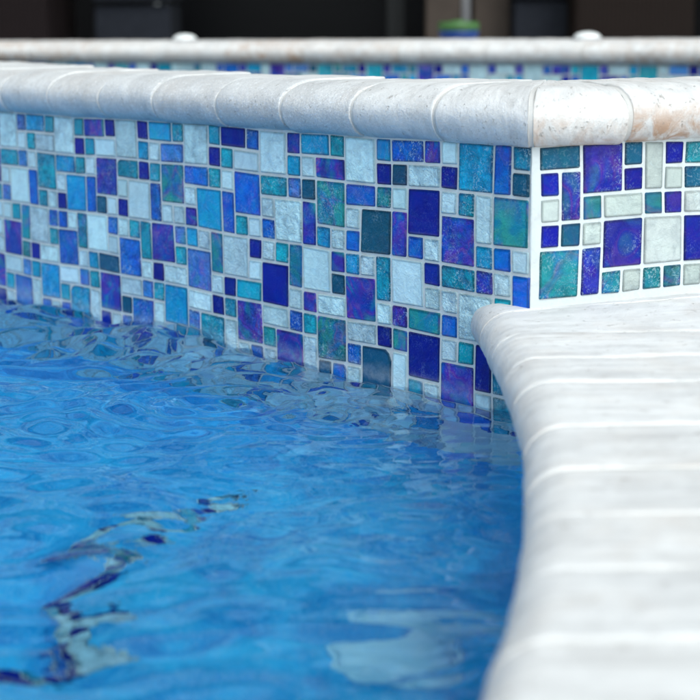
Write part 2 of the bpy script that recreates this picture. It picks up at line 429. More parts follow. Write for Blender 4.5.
# ------------------------------------------------------------------ stone coping
def nz3(p, s, seed=0.):
    return noise.noise(Vector((p[0] * s + seed, p[1] * s + seed * .7, p[2] * s)))

def nose_k(over): return 1.15 if over > .028 and over < .0305 else 1.95   # deck stones have a tighter edge
def coping_block(name, fa, ba, fb, bb, n_in, top, thick, over, parent, tone=0., stain=0., speck=0., rough=1.0, nlen=None, shrink=.0022, mat=None, smooth_amp=.0012, dz=0., lab=None, curve=None, wide=False):
    """stone between two section lines: front points fa/fb on the wall face, back points ba/bb.  n_in: horizontal unit vector, front to back.
    curve(f): optional front-edge bulge"""
    R = thick / 2; zc = top - R + dz
    fa, ba, fb, bb = map(Vector, (fa, ba, fb, bb)); n_in = Vector(n_in).normalized()
    La = max(.02, (ba - fa).dot(n_in)); Lb = max(.02, (bb - fb).dot(n_in))
    ln = (fb - fa).length
    N = nlen or max(6, int(ln / .007)); sh = shrink / max(ln, .01)
    ts = [sh, sh + .0006 / ln, sh + .002 / ln, sh + .0045 / ln] + [sh + .0045 / ln + (1 - 2 * sh - .009 / ln) * i / N for i in range(1, N)] + [1 - sh - .0045 / ln, 1 - sh - .002 / ln, 1 - sh - .0006 / ln, 1 - sh]
    ins = [.0009, .0004, .0001, 0] + [0] * (N - 1) + [0, .0001, .0004, .0009]
    K = 18
    seed = random.uniform(0, 40)
    vs = []; fs = []; suv = []; spar = []
    rows = []
    for t, ii in zip(ts, ins):
        F = fa.lerp(fb, t); Bk = ba.lerp(bb, t)
        if curve: F = F + curve(t)
        W = max(.02, (Bk - F).dot(n_in)) ; dv = (Bk - F) / W     # horizontal travel per metre of depth
        x0 = -over
        prof = []
        r = R - ii
        # from back bottom, under, nose, top, back top
        nb = 4
        for i in range(nb): prof.append((W - ii - (W - x0 - R) * i / nb * 1.0, -r))
        for i in range(K + 1):
            an = -math.pi / 2 - math.pi * i / K
            ku = nose_k(over) if math.sin(an) > 0 else 1.0        # worn, flatter upper half
            prof.append((x0 + ii * .5 + (R * ku) * (1 + math.cos(an)) + 0, r * math.sin(an)))
        ntop = max(8, int((W - x0 - R) / .008)) if False else 26
        for i in range(1, ntop + 1):
            q = i / ntop
            x = x0 + R * nose_k(over) + (W - ii - .002 - x0 - R * nose_k(over)) * q
            prof.append((x, r))
        prof.append((W - ii - .0005, r - .0008)); prof.append((W - ii, r - .003))
        row = []
        for x, z in prof:
            P = F + dv * x
            p = Vector((P.x, P.y, zc + z))
            d = smooth_amp * rough * (nz3(p, 16, seed) * 1.0 + nz3(p, 45, seed) * .55 + nz3(p, 130, seed) * .28)
            # push along rough outward direction
            od = Vector((-n_in.x, -n_in.y, 0)) if x < x0 + R else Vector((0, 0, 0))
            ax = max(0., (x0 + R * 1.3 - x) / (R * 1.3))
            out = Vector((-n_in.x * ax, -n_in.y * ax, (z / R)))
            if out.length > 0: out.normalize()
            p = p + out * d
            row.append(len(vs)); vs.append(p)
            suv.append((t * ln + seed, x + seed * .37, z + seed * .11))
            edge = max(0., min(1., (-z / R + .55))) if x < x0 + R * 1.3 else 0.
            if wide: edge = max(edge, .55)
            sp = speck * (1. if x < x0 + R * 1.3 else .35)
            spar.append((tone, min(1., stain * (edge if z < R * .8 or wide else .06)), sp))
        rows.append(row)
    n = len(rows[0])
    for a, b in zip(rows, rows[1:]):
        for i in range(n):
            k = (i + 1) % n
            fs.append((a[i], b[i], b[k], a[k]))
    fs.append(rows[0][::-1]); fs.append(rows[-1])
    o = link_mesh(name, vs, fs, mat or M_STONE, None, smooth=True, attrs={'suv': suv, 'spar': spar})
    bm = bmesh.new(); bm.from_mesh(o.data); bmesh.ops.recalc_face_normals(bm, faces=bm.faces); bm.to_mesh(o.data); bm.free()
    if lab: o['label'] = lab
    return attach(o, parent)

def mortar_between(f, b, n_in, e, top, thick, over, parent, w=.007, dz=0., inset=.0016):
    """mortar filling one joint: thin slice of the same profile"""
    R = thick / 2 - inset; zc = top - thick / 2 + dz
    f, b = Vector(f), Vector(b); n_in = Vector(n_in).normalized()
    W = (b - f).dot(n_in); dv = (b - f) / W; x0 = -over + inset
    kk = lambda a: nose_k(over) if math.sin(a) > 0 else 1.0
    prof = [(W - .001, -R)] + [(x0 + R * kk(a) * (1 + math.cos(a)), R * math.sin(a)) for a in [-math.pi / 2 - math.pi * i / 16 for i in range(17)]]
    prof += [(x0 + R * nose_k(over) + (W - .001 - x0 - R * nose_k(over)) * i / 12, R) for i in range(1, 13)]
    vs = []; fs = []; m = 5
    for k in range(m):
        o = (k / (m - 1) - .5) * w
        sag = .0006 * (1 - (2 * k / (m - 1) - 1) ** 2)
        for x, z in prof:
            P = f + dv * x + Vector(e) * (o + .0008 * noise.noise(Vector((x * 60, z * 60, f.x * 30))))
            jz = .0005 * noise.noise(Vector((x * 90, k, f.y * 30)))
            vs.append((P.x, P.y, zc + z * (1 - sag / R) + jz))
    n = len(prof)
    for k in range(m - 1):
        for i in range(n):
            j = (i + 1) % n
            fs.append((k * n + i, k * n + j, (k + 1) * n + j, (k + 1) * n + i))
    fs.append(list(range(n))); fs.append(list(range((m - 1) * n, m * n))[::-1])
    return vs, fs

class Merge:
    def __init__(s): s.v = []; s.f = []
    def add(s, vf):
        b = len(s.v); s.v += vf[0]; s.f += [tuple(i + b for i in f) for f in vf[1]]

TH = CT - CB; OV = .021
def ptL(s, w): p = C + eL * s - nL * w; return (p.x, p.y)
def ptR(s, w): p = C + eR * s - nR * w; return (p.x, p.y)
Q = (.217, 1.868)
jl = [0, .1216, .2457, .366, .489, .620, .743, .8695] + [.8695 + .128 * i for i in range(1, 8)]
backs = {0: (None, (.160, .172)), 1: ((.160, .172), (.252, .132)), 2: ((.252, .132), (.366, .095)), 3: ((.366, .14), (.489, .122)), 4: ((.489, .122), (.62, .104)),
         5: ((.62, .135), (.743, .148)), 6: ((.743, .150), (.8695, .162)), 7: ((.8695, .162), (.9975, .175)), 8: ((.9975, .178), (1.1255, .19)), 9: ((1.1255, .215), (1.2535, .235))}
mm = Merge()
for i in range(len(jl) - 1):
    a, b = jl[i], jl[i + 1]
    bk = backs.get(i, ((a, .24 + .03 * (i - 10)), (b, .27 + .03 * (i - 10))))
    fa, fb = ptL(a, 0), ptL(b, 0)
    ba = Q if bk[0] is None else ptL(*bk[0]); bb = ptL(*bk[1])
    if i == 0: bb = (bb[0] - .002, bb[1] + .001)
    dz = [0, .0006, .0, .0012, .0004, .0016, .0002, .0012, 0, .0014, .0004, .001, 0, .001][i]
    coping_block('coping_stone', fa, ba, fb, bb, -nL, CT, TH, OV, spa, tone=[.0, .0, .03, .06, .08, .05, .0, .0, .0, .0, .1, .1, .1, .1][i], speck=.55 if i > 1 else .25, stain=0.05, dz=dz,
                 shrink=.0025, smooth_amp=.0013)
    if i > 0: mm.add(mortar_between(fa, ba, -nL, eL, CT, TH, OV, spa, w=.008))
jr = [0, .107, .235, .365, .495, .625, .755, .885, 1.0]
backr = [((0, 0), (.150, .182)), ((.150, .182), (.235, .142)), ((.235, .142), (.365, .115))]
for i in range(len(jr) - 1):
    fa, fb = ptR(jr[i], 0), ptR(jr[i + 1], 0)
    if i < 3: ba, bb = ptR(*backr[i][0]), ptR(*backr[i][1])
    else: ba, bb = ptR(jr[i], .13), ptR(jr[i + 1], .13)
    if i == 0: ba = Q
    coping_block('coping_stone', fa, ba, fb, bb, -nR, CT, TH, OV, spa, tone=.03, stain=[.55, .95, .5, .4, .3, .2, .4, .3][i], speck=.05, dz=[.0, .0008, .0003, 0, .001, 0, 0, 0][i], smooth_amp=.0019, shrink=.003,
                 lab='corner coping stone with faint rusty stain' if i == 0 else None)
    if i > 0: mm.add(mortar_between(fa, ba, -nR, eR, CT, TH, OV, spa, w=.007))
# mitre at the corner: slice wider, along the bisector
bis = (eL * 1. - eR * 1.).normalized()
tip = C + (nL + nR).normalized() * 0.0
nin = (Vector(Q) - C).normalized()
mm.add(mortar_between((C.x, C.y), Q, nin, Vector((-nin.y, nin.x)), CT, TH, .0275, spa, w=.005, inset=.0018))
attach(link_mesh('mortar_joints', mm.v, mm.f, M_MORTAR), spa)
# solid shell behind the near wall
def prism(name, poly, z0, z1, mat, parent=None, root=None):
    n = len(poly); vs = [(x, y, z0) for x, y in poly] + [(x, y, z1) for x, y in poly]
    fs = [tuple(range(n))[::-1], tuple(range(n, 2 * n))] + [(i, (i + 1) % n, n + (i + 1) % n, n + i) for i in range(n)]
    o = link_mesh(name, vs, fs, mat, None, smooth=False)
    return attach(o, root) if root else o
shell = [ptL(1.80, .004), ptL(.02, .004), ptR(.02, .004), ptR(.95, .004), ptR(.95, .09), ptR(.17, .09), ptL(.20, .075), ptL(.62, .075), ptL(1.80, .16)]
prism('wall_core', shell, -1.4, CB + .002, M_CORE, root=spa)
inner = [ptR(.95, .092), ptR(.17, .092), ptL(.20, .077), ptL(.62, .077), ptL(1.80, .162)]

# ------------------------------------------------------------------ far wall of the spa
FT = .334; FA = Vector((-1.55, 5.505)); FB = Vector((1.25, 3.866))
eF = (FB - FA).normalized(); nF = Vector((eF.y, -eF.x))   # towards the camera
far = tag(empty('far_spa_wall', (FA.x, FA.y, 0)), 'low wall across the spa behind, rusty pale coping over a thin blue mosaic band', 'spa wall')
fF = wall_frame(FA, eF, nF); LF = (FB - FA).length
mf = Mosaic()
ft = sheet_tiles(int(LF / MOD), 12, 3)
lay(mf, fF, ft, .003, ztop=FT - .060)
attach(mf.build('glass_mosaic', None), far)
attach(strip_box('grout', FA, eF, nF, LF, -.5, FT - .05, .20, M_GROUT, None), far)
s = 0.; i = 0; mfz = Merge()
while s < LF - .05:
    w = random.uniform(.20, .30); e = min(LF, s + w)
    f = lambda q, d: tuple(FA + eF * q - nF * d)
    coping_block('coping_stone', f(s, 0), f(s, .30), f(e, 0), f(e, .30), -nF, FT, .062, .022, far, tone=.0, stain=random.choice((.3, .8, 1., .6, 1.)), nlen=14, smooth_amp=.0016, wide=True)
    if i: mfz.add(mortar_between(f(s, 0), f(s, .30), -nF, eF, FT, .062, .022, far, w=.010))
    s = e; i += 1
attach(link_mesh('mortar_joints', mfz.v, mfz.f, M_MORTAR), far)

# side walls of the spa, outside the picture, and its water
def plain_side(P0, P1, label):
    P0, P1 = Vector(P0), Vector(P1); e = (P1 - P0).normalized(); n = Vector((e.y, -e.x)); L = (P1 - P0).length
    root = tag(empty('spa_side_wall', (P0.x, P0.y, 0)), label, 'spa wall')
    m = Mosaic(); lay(m, wall_frame(P0, e, n), sheet_tiles(int(L / MOD), 10, 2), .003)
    attach(m.build('glass_mosaic', None), root); attach(strip_box('grout', P0, e, n, L, -1.4, CB, .15, M_GROUT, None), root)
    k = max(1, round(L / .26))
    for q in range(k):
        a, b = L * q / k, L * (q + 1) / k
        g = lambda s_, d: tuple(P0 + e * s_ - n * d)
        coping_block('coping_stone', g(a, 0), g(a, .25), g(b, 0), g(b, .25), -n, CT, TH, OV, root, tone=.1, stain=.2, nlen=8, shrink=.003)
Wc = Vector(ptL(1.80, 0)); Ec = Vector(ptR(.96, 0))
plain_side(FA + Vector((-.02, .1)), Wc + Vector((-.02, .02)), 'left side wall of the spa joining near and far walls')
plain_side(Ec, FB + Vector((.02, 0)), 'right side wall of the spa joining near and far walls')

# ------------------------------------------------------------------ deck coping along the pool edge
edge = [(.1265, 1.72), (.1262, 1.62), (.1285, 1.437), (.127, 1.28), (.121, 1.159), (.112, 1.058), (.0975, .934), (.081, .835), (.060, .73), (.033, .62), (.000, .51), (-.045, .38), (-.11, .22), (-.20, .03), (-.33, -.2), (-.5, -.45), (-.75, -.75)]
EY = np.array([p[1] for p in edge])[::-1]; EX = np.array([p[0] for p in edge])[::-1]
def ex(y):   # smooth interpolation of the pool edge
    return float(np.mean([np.interp(y + d, EY, EX) for d in (-.05, -.03, -.015, 0, .015, .03, .05)]))
DOV = .03; DTH = .052
deckc = tag(empty('pool_edge_coping', (.15, 1.2, 0)), 'pale travertine bullnose stones curving along the right edge of the pool', 'pool coping')
jy = [1.507, 1.397, 1.298, 1.156, 1.040, .938, .839, .735, .625, .51, .39, .26, .12, -.03, -.19, -.36, -.55]
BX = .50
def dsec(y): # section line at a joint: edge point on pool wall, back point
    return (ex(y) + DOV, y), (BX, y + .012)
secs = [((.1265 + DOV - .004, 1.712), (.62, 1.872)), ((.1262 + DOV, 1.628), (.62, 1.816))] + [dsec(y) for y in jy]
dm = Merge()
for i in range(len(secs) - 1):
    (fa, ba), (fb, bb) = secs[i], secs[i + 1]
    def cv(t, fa=fa, fb=fb, i=i):
        if i == 0: return Vector((0, 0))
        y = fa[1] + (fb[1] - fa[1]) * t
        return Vector((ex(y) + DOV - (fa[0] + (fb[0] - fa[0]) * t), 0)) * (1 if i > 1 else t)
    coping_block('coping_stone', fa, ba, fb, bb, (1, 0.02), DECK, DTH, DOV, deckc, tone=[.22, .04, .02, .05, .02, .03, .08, .02, .10, .02, .05, .1, .02, .05, .03, .1, .0, .0][i], stain=.25 if i == 0 else .05, curve=cv,
                 shrink=.0028, smooth_amp=.0015, dz=random.uniform(-.0006, .0008))
    if i > 0: dm.add(mortar_between(fa, ba, (1, .02), (0, 1), DECK, DTH, DOV, deckc, w=.0075, inset=.0016))
attach(link_mesh('mortar_joints', dm.v, dm.f, M_MORTAR), deckc)

# ------------------------------------------------------------------ pool shell
pool_edge = [(ex(y) + DOV + .012, y) for y in np.arange(1.71, -.56, -.06)]
far_left = tuple(C + eL * 3.2); 
outline = pool_edge + [(-1.2, -1.3), (-2.6, -1.4), (-3.6, .2), far_left]
bmw_v = []; bmw_f = []
for k in range(len(outline)):
    a = outline[k]; b = outline[(k + 1) % len(outline)]
    if k == len(outline) - 1: break
    q = len(bmw_v); bmw_v += [(*a, -1.4), (*b, -1.4), (*b, .058), (*a, .058)]; bmw_f.append((q, q + 1, q + 2, q + 3))
tag(link_mesh('pool_wall', bmw_v, bmw_f, M_PLASTER, smooth=False), 'blue plastered pool side below the edge coping', kind='structure')
prism('pool_floor', [(-5, -3), (1, -3), (1, 5), (-5, 5)], -1.5, -.31, M_PLASTER)
bpy.data.objects['pool_floor']['kind'] = 'structure'
# waterline mosaic under the deck coping
wm = Mosaic(); gv = Merge()
pe = [Vector(p) for p in pool_edge[:34:3]]
for a, b in zip(pe, pe[1:]):
    L = (b - a).length; nn = max(1, int(L / MOD)); e = (b - a) / L; n = Vector((e.y, -e.x))
    if n.x > 0: n = -n
    fr = wall_frame(a, e, n)
    lay(wm, fr, sheet_tiles(nn, 6, 0), .003, ztop=.055, mod=L / nn)
    gv.add(([fr(0, -.1, -.0008), fr(L, -.1, -.0008), fr(L, .056, -.0008), fr(0, .056, -.0008)], [(0, 1, 2, 3)]))
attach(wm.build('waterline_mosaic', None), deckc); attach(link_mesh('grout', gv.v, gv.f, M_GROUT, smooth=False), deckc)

# underwater bench with a mosaic nosing
trim = [(-.125, 1.668), (-.150, 1.63), (-.195, 1.585), (-.232, 1.548), (-.246, 1.50), (-.240, 1.455), (-.256, 1.40), (-.258, 1.36), (-.236, 1.32), (-.218, 1.275), (-.240, 1.235), (-.300, 1.205), (-.38, 1.17), (-.50, 1.12), (-.66, 1.05), (-.95, .95), (-1.4, .8)]
BZ = -.25
def cat(pts, n=6):
    P = [Vector(p) for p in pts]; out = []
    for i in range(len(P) - 1):
        a = P[max(0, i - 1)]; b = P[i]; c = P[i + 1]; d = P[min(len(P) - 1, i + 2)]
        for k in range(n):
            t = k / n; out.append(.5 * ((2 * b) + (c - a) * t + (2 * a - 5 * b + 4 * c - d) * t * t + (3 * b - a - 3 * c + d) * t ** 3))
    return out + [P[-1]]
tc = cat(trim)
bench = [tuple(p) for p in tc] + [(-1.4, -1.2), (.9, -1.2), (.9, 1.7), tuple(C + eR * .1), (-.02, 1.92)]
tag(prism('pool_bench', bench, -1.4, BZ, M_PLASTER), 'submerged light blue bench at the right of the pool', kind='structure')
tm = Mosaic(); acc = 0.
Ls = [0.]
for a, b in zip(tc, tc[1:]): Ls.append(Ls[-1] + (b - a).length)
def on_trim(u):
    k = min(len(tc) - 2, max(0, int(np.searchsorted(Ls, u)) - 1)); t = (u - Ls[k]) / (Ls[k + 1] - Ls[k]); d = (tc[k + 1] - tc[k]).normalized()
    return tc[k].lerp(tc[k + 1], t), Vector((-d.y, d.x))
def ftrim(u, z, t):
    p, n = on_trim(u); n = n if n.x > 0 else -n
    q = p + n * z; return (q.x, q.y, BZ + .004 + t)
u = .0
keys = 'NWNTNWNGNWNWWNB'
while u < Ls[-1] - .08:
    L = random.choice((.014, .025, .025)); k = random.choice(keys)
    tm.tile(ftrim, u + .0012, u + L - .0012, .002, .020, k)
    if u > .25 and random.random() < .85: tm.tile(ftrim, u + .0012, u + L - .0012, .0225, .040, random.choice(keys))
    u += L
trim_root = tag(empty('bench_edge_trim', (tc[0].x, tc[0].y, BZ)), 'wavering line of navy and white tiles along the submerged bench edge', 'tile trim')
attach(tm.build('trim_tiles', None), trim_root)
gvv = []; gff = []
for k, p in enumerate(tc):
    _, n = on_trim(Ls[k] if k < len(tc) - 1 else Ls[-1] - 1e-4); n = n if n.x > 0 else -n
    for d in (.001, .021): gvv.append((p.x + n.x * d, p.y + n.y * d, BZ + .0025))
    if k: gff.append((2 * k - 2, 2 * k - 1, 2 * k + 1, 2 * k))
attach(link_mesh('grout', gvv, gff, M_GROUT, smooth=False), trim_root)

# pale round fitting on the bench
M_FIT = mat_plain('pale_plastic', (.60, .85, .97), .6, .05, 20, .3)
def fitting(x, y, R, lab):
    r_ = tag(empty('drain_cover', (x, y, BZ)), lab, 'drain cover')
    bm = bmesh.new(); add_lathe(bm, [(0, .0), (R, 0), (R, .006), (R * .9, .010), (R * .55, .012), (0, .012)], 40); bm_obj('cover_plate', bm, M_FIT, r_, True)
    bm = bmesh.new(); add_lathe(bm, [(R * 1.01, 0), (R * 1.14, 0), (R * 1.12, .004), (R * 1.01, .004), (R * 1.01, 0)], 40); bm_obj('rim', bm, M_FIT, r_, True)
fitting(.046, 1.262, .056, 'pale round cover on the submerged bench near the bottom of the picture')
# ------------------------------------------------------------------ water
def wave_height(X, Y):
    """X, Y world arrays"""
    h = np.zeros_like(X)
    r2 = np.random.default_rng(21)
    dC = np.hypot(X - .13, Y - 1.60)
    calm = .26 + .74 * np.clip((dC - .06) / .55, 0, 1) ** 1.0
    tw = (X - C.x) * nL.x + (Y - C.y) * nL.y
    near = 1.35 - .95 * np.clip(tw / .55, 0, 1)
    for lam, slope, ang in ((.34, .034, -2.2), (.27, .028, -.7), (.21, .020, 2.6), (.16, .018, .4), (.125, .017, -1.5), (.10, .018, 1.9), (.078, .022, -2.9),
                            (.064, .030, 1.2), (.056, .028, -1.3), (.047, .030, 1.75), (.040, .026, -1.9), (.034, .024, 1.45), (.028, .018, -1.2), (.023, .012, 2.0)):
        a = slope * lam / (2 * math.pi); k = 2 * math.pi / lam
        ph = r2.uniform(0, 6.28)
        wob = .35 * np.sin(X * r2.uniform(3, 7) + r2.uniform(0, 6)) + .35 * np.sin(Y * r2.uniform(3, 7) + r2.uniform(0, 6))
        th = k * (X * math.cos(ang) + Y * math.sin(ang)) + ph + wob * 2.2
        env = .55 + .45 * np.sin(X * r2.uniform(2, 9) + Y * r2.uniform(2, 9) + r2.uniform(0, 6))
        h += a * np.sin(th) * env * (1 if lam > .07 else near)
    for cx, cy, lam, slope, rad in ((-.145, 1.72, .044, .14, .19), (-.36, 2.02, .060, .13, .25), (-.02, 1.66, .036, .09, .14), (-.30, 1.62, .050, .07, .2), (.02, 1.23, .06, .045, .2), (-.33, 1.30, .085, .07, .3)):
        r = np.hypot(X - cx, Y - cy)
        h += slope * lam / (2 * math.pi) * np.cos(2 * math.pi * r / lam) * np.exp(-(r / rad) ** 2)
    h = h * calm * 3.9
    # a little surge against the wall
    sx = (X - C.x) * eL.x + (Y - C.y) * eL.y; tx = (X - C.x) * nL.x + (Y - C.y) * nL.y
    h += .009 * np.exp(-((sx - .60) / .14) ** 2) * np.exp(-(tx / .05) ** 2) - .003 * np.exp(-((sx - .36) / .1) ** 2) * np.exp(-(tx / .06) ** 2)
    return h
def water():
    def axis(lo, a, b, hi, st):
        mid = list(np.arange(a, b, st)); out = []
        x = a; d = st
        while x > lo: d *= 1.18; x -= d; out.append(max(x, lo))
        pre = out[::-1]; x = mid[-1]; d = st; post = []
        while x < hi: d *= 1.18; x += d; post.append(min(x, hi))
        return np.array(pre + mid + post)
    sv = axis(-2.2, -.95, 1.25, 3.4, .0035); tv = np.array([-.002] + list(axis(.0015, .0016, 1.0, 3.6, .0035)))
    tv = np.unique(np.round(tv, 6)); sv = np.unique(np.round(sv, 6))
    SS, TT = np.meshgrid(sv, tv, indexing='ij')
    X = C.x + eL.x * SS + nL.x * TT; Y = C.y + eL.y * SS + nL.y * TT
    H = wave_height(X, Y)
    ns, nt = SS.shape
    top = np.stack([X, Y, H], -1).reshape(-1, 3)
    idx = np.arange(ns * nt).reshape(ns, nt)
    loop = list(idx[:, 0]) + list(idx[-1, 1:]) + list(idx[-2::-1, -1]) + list(idx[0, -2:0:-1])
    bot = top[loop].copy(); bot[:, 2] = -1.45
    verts = np.concatenate([top, bot]); nb = len(loop); o = ns * nt
    q = np.stack([idx[:-1, :-1], idx[1:, :-1], idx[1:, 1:], idx[:-1, 1:]], -1).reshape(-1, 4)
    L = np.array(loop); k = np.arange(nb); k2 = (k + 1) % nb
    side = np.stack([L[k], o + k, o + k2, L[k2]], -1)
    me = bpy.data.meshes.new('pool_water')
    quads = np.concatenate([q, side])
    nv = len(verts); nq = len(quads)
    me.vertices.add(nv); me.vertices.foreach_set('co', verts.ravel().astype(np.float32))
    me.loops.add(nq * 4 + nb); me.polygons.add(nq + 1)
    lp = np.concatenate([quads.ravel(), (o + k)[::-1]]).astype(np.int32)
    me.loops.foreach_set('vertex_index', lp)
    ls = np.concatenate([np.arange(nq) * 4, [nq * 4]]).astype(np.int32)
    me.polygons.foreach_set('loop_start', ls)
    me.update(calc_edges=True); me.validate()
    bm = bmesh.new(); bm.from_mesh(me); bmesh.ops.recalc_face_normals(bm, faces=bm.faces); bm.to_mesh(me); bm.free()
    sm = np.ones(len(me.polygons), dtype=bool); sm[nq:] = False
    me.polygons.foreach_set('use_smooth', sm)
    me.materials.append(M_WATER)
    ob = bpy.data.objects.new('pool_water', me); COL.objects.link(ob)
    return tag(ob, 'rippling clear azure pool water', kind='structure')
water()
# still water inside the spa
ip = [tuple(p) for p in inner] + [tuple(FA + Vector((.1, -.2))), tuple(FB + Vector((-.1, -.05)))]
sw = prism('spa_water', ip, -.12, .19, M_WATER); tag(sw, 'water inside the raised spa', kind='structure')
prism('spa_floor', [(p[0], p[1]) for p in ip], -.5, -.4, M_PLASTER)['kind'] = 'structure'

# ------------------------------------------------------------------ ground around
M_PAV = mat_plain('travertine_paving', (.50, .48, .45), .7, .2, 3, .4)
big = [(-60, -60), (60, -60), (60, 60), (-60, 60)]
spa_out = [tuple(Ec), tuple(FB), tuple(FA), tuple(Wc)]
hole = [(BX - .02, y) for y in (-.56, 1.80)] + [ptR(.42, 0)] + [ptR(.93, .1), (FB.x - .05, FB.y + .1), (FA.x, FA.y + .1), ptL(1.85, .12), far_left, (-3.6, .2), (-2.6, -1.4), (-1.2, -1.3), (pool_edge[-1][0], pool_edge[-1][1])]
tri = tessellate_polygon([[Vector((*p, 0)) for p in big], [Vector((*p, 0)) for p in hole]])
allp = big + hole
gd = link_mesh('ground', [(x, y, DECK - .006) for x, y in allp], tri, M_PAV, smooth=False)
bm = bmesh.new(); bm.from_mesh(gd.data); bmesh.ops.recalc_face_normals(bm, faces=bm.faces)
if bm.faces[0].normal.z < 0: bmesh.ops.reverse_faces(bm, faces=bm.faces)
bm.to_mesh(gd.data); bm.free()
gd['kind'] = 'structure'

# ------------------------------------------------------------------ covered patio behind
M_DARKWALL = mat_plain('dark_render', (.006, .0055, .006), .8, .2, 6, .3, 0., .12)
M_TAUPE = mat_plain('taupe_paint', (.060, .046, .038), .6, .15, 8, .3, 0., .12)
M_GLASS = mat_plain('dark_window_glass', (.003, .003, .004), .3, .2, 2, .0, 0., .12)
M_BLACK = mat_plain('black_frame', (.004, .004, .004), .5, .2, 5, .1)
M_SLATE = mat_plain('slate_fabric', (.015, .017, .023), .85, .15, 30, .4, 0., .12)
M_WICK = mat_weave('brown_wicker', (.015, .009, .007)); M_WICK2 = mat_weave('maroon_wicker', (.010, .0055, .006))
M_STEEL = mat_plain('grey_metal', (.30, .30, .32), .35, .1, 10, .1, metallic=.6)
PY = 8.2
def bx(name, c, s, mat, parent, bev=.006, smooth=False):
    bm = bmesh.new(); add_box(bm, Vector(c), s, bev); return bm_obj(name, bm, mat, parent, smooth)
house = tag(empty('house_wall', (0, PY + .6, DECK)), 'dark house wall behind the covered patio at the back', 'house')
bx('wall', (-3.1, .15, 1.4), (4.2, .25, 2.8), M_DARKWALL, house, .0)
bx('wall', (4.0, .15, 1.4), (5.0, .25, 2.8), M_DARKWALL, house, .0)
bx('wall', (.25, .15, 2.55), (2.5, .25, .5), M_DARKWALL, house, .0)
for k, cx in enumerate((-.345, .845)):
    d = bx('sliding_door', (cx, .10 + .04 * k, 1.15), (1.22, .03, 2.28), M_GLASS, house, .0)
    for dx in (-.58, .58):
        p = bx('door_frame', (cx + dx, .08 + .04 * k, 1.15), (.06, .05, 2.3), M_BLACK, None, .004); p.parent = d; 
roof = tag(empty('patio_shade_roof', (0, PY - .6, DECK + 2.75)), 'flat roof out of view, added to shade the patio behind the spa', 'roof')
bx('slab', (0.3, .3, .09), (11.5, 3.6, .16), M_DARKWALL, roof, .01)  # unseen roof slab, added to keep the patio wall dark
bx('fascia', (0.3, -1.52, .02), (11.5, .04, .30), M_TAUPE, roof, .004)
def column(x, y, w, lab):
    r = tag(empty('patio_column', (x, y, DECK)), lab, 'column', 'taupe columns holding the patio roof')
    bx('shaft', (0, 0, 1.36), (w, w, 2.72), M_TAUPE, r, .008); bx('base', (0, 0, .05), (w + .03, w + .03, .10), M_TAUPE, r, .006)
Yc = 7.4
def X(px, Y): return (px - 350) / 1700 * Y
column(X(444, Yc), Yc, .145, 'brownish post just right of the dark glass, directly behind the green lidded tub')
column(X(492, Yc), Yc + .05, .155, 'greyish taupe post between the thin metal pole and the slate lounge cushion')
column(X(-260, Yc), Yc, .15, 'taupe post of the patio roof far outside on the left')
column(X(1400, Yc), Yc, .15, 'taupe post of the patio roof far outside on the right')
pole = tag(empty('thin_pole', (X(467, 6.4), 6.4, DECK)), 'thin grey metal pole rising behind the green lidded tub', 'pole')
bm = bmesh.new(); add_lathe(bm, [(0, .03), (.017, .03), (.017, 2.3), (0, 2.3)], 20); bm_obj('shaft', bm, M_STEEL, pole, True)
bm = bmesh.new(); add_lathe(bm, [(0, 0), (.16, 0), (.16, .02), (.04, .04), (0, .04)], 28); bm_obj('foot', bm, M_STEEL, pole, True)
# slate hanging panel and furniture
def chair(x, y, w, mat, cmat, lab, rot=0.):
    r = tag(empty('wicker_armchair', (x, y, DECK)), lab, 'armchair'); r.rotation_euler.z = rot
    bx('seat_base', (0, 0, .20), (w - .16, .62, .22), mat, r, .02)
    for sx in (-1, 1): bx('arm', (sx * (w / 2 - .05), 0, .34), (.10, .70, .56), mat, r, .03)
    bx('backrest', (0, .33, .50), (w - .2, .10, .70), mat, r, .03)
    bx('seat_cushion', (0, -.02, .37), (w - .22, .60, .12), cmat, r, .03)
    bx('back_cushion', (0, .22, .60), (w - .24, .12, .36), cmat, r, .04)
    for sx in (-1, 1):
        for sy in (-.28, .28): bx('leg', (sx * (w / 2 - .08), sy, .045), (.05, .05, .09), M_BLACK, r, .004)
    return r
def panel_sofa(px0, px1, y, mat, lab, name, cat, h=.55):
    x0, x1 = X(px0, y), X(px1, y)
    r = tag(empty(name, ((x0 + x1) / 2, y, DECK)), lab, cat)
    bx('seat', (0, .2, h - .12), (x1 - x0, .5, .14), mat, r, .03); bx('base', (0, .22, (h - .2) / 2 + .01), (x1 - x0 - .02, .46, h - .22), mat, r, .015)
    bx('cushion', (0, .22, h + .0), (x1 - x0 - .03, .44, .10), mat, r, .03)
panel_sofa(512, 571, 7.2, M_SLATE, 'slate grey upholstered pouf beside the brown wicker armchair', 'outdoor_pouf', 'pouf')
panel_sofa(100, 180, 7.3, M_SLATE, 'slate grey upholstered pouf left of the dark glass door', 'outdoor_pouf', 'pouf')
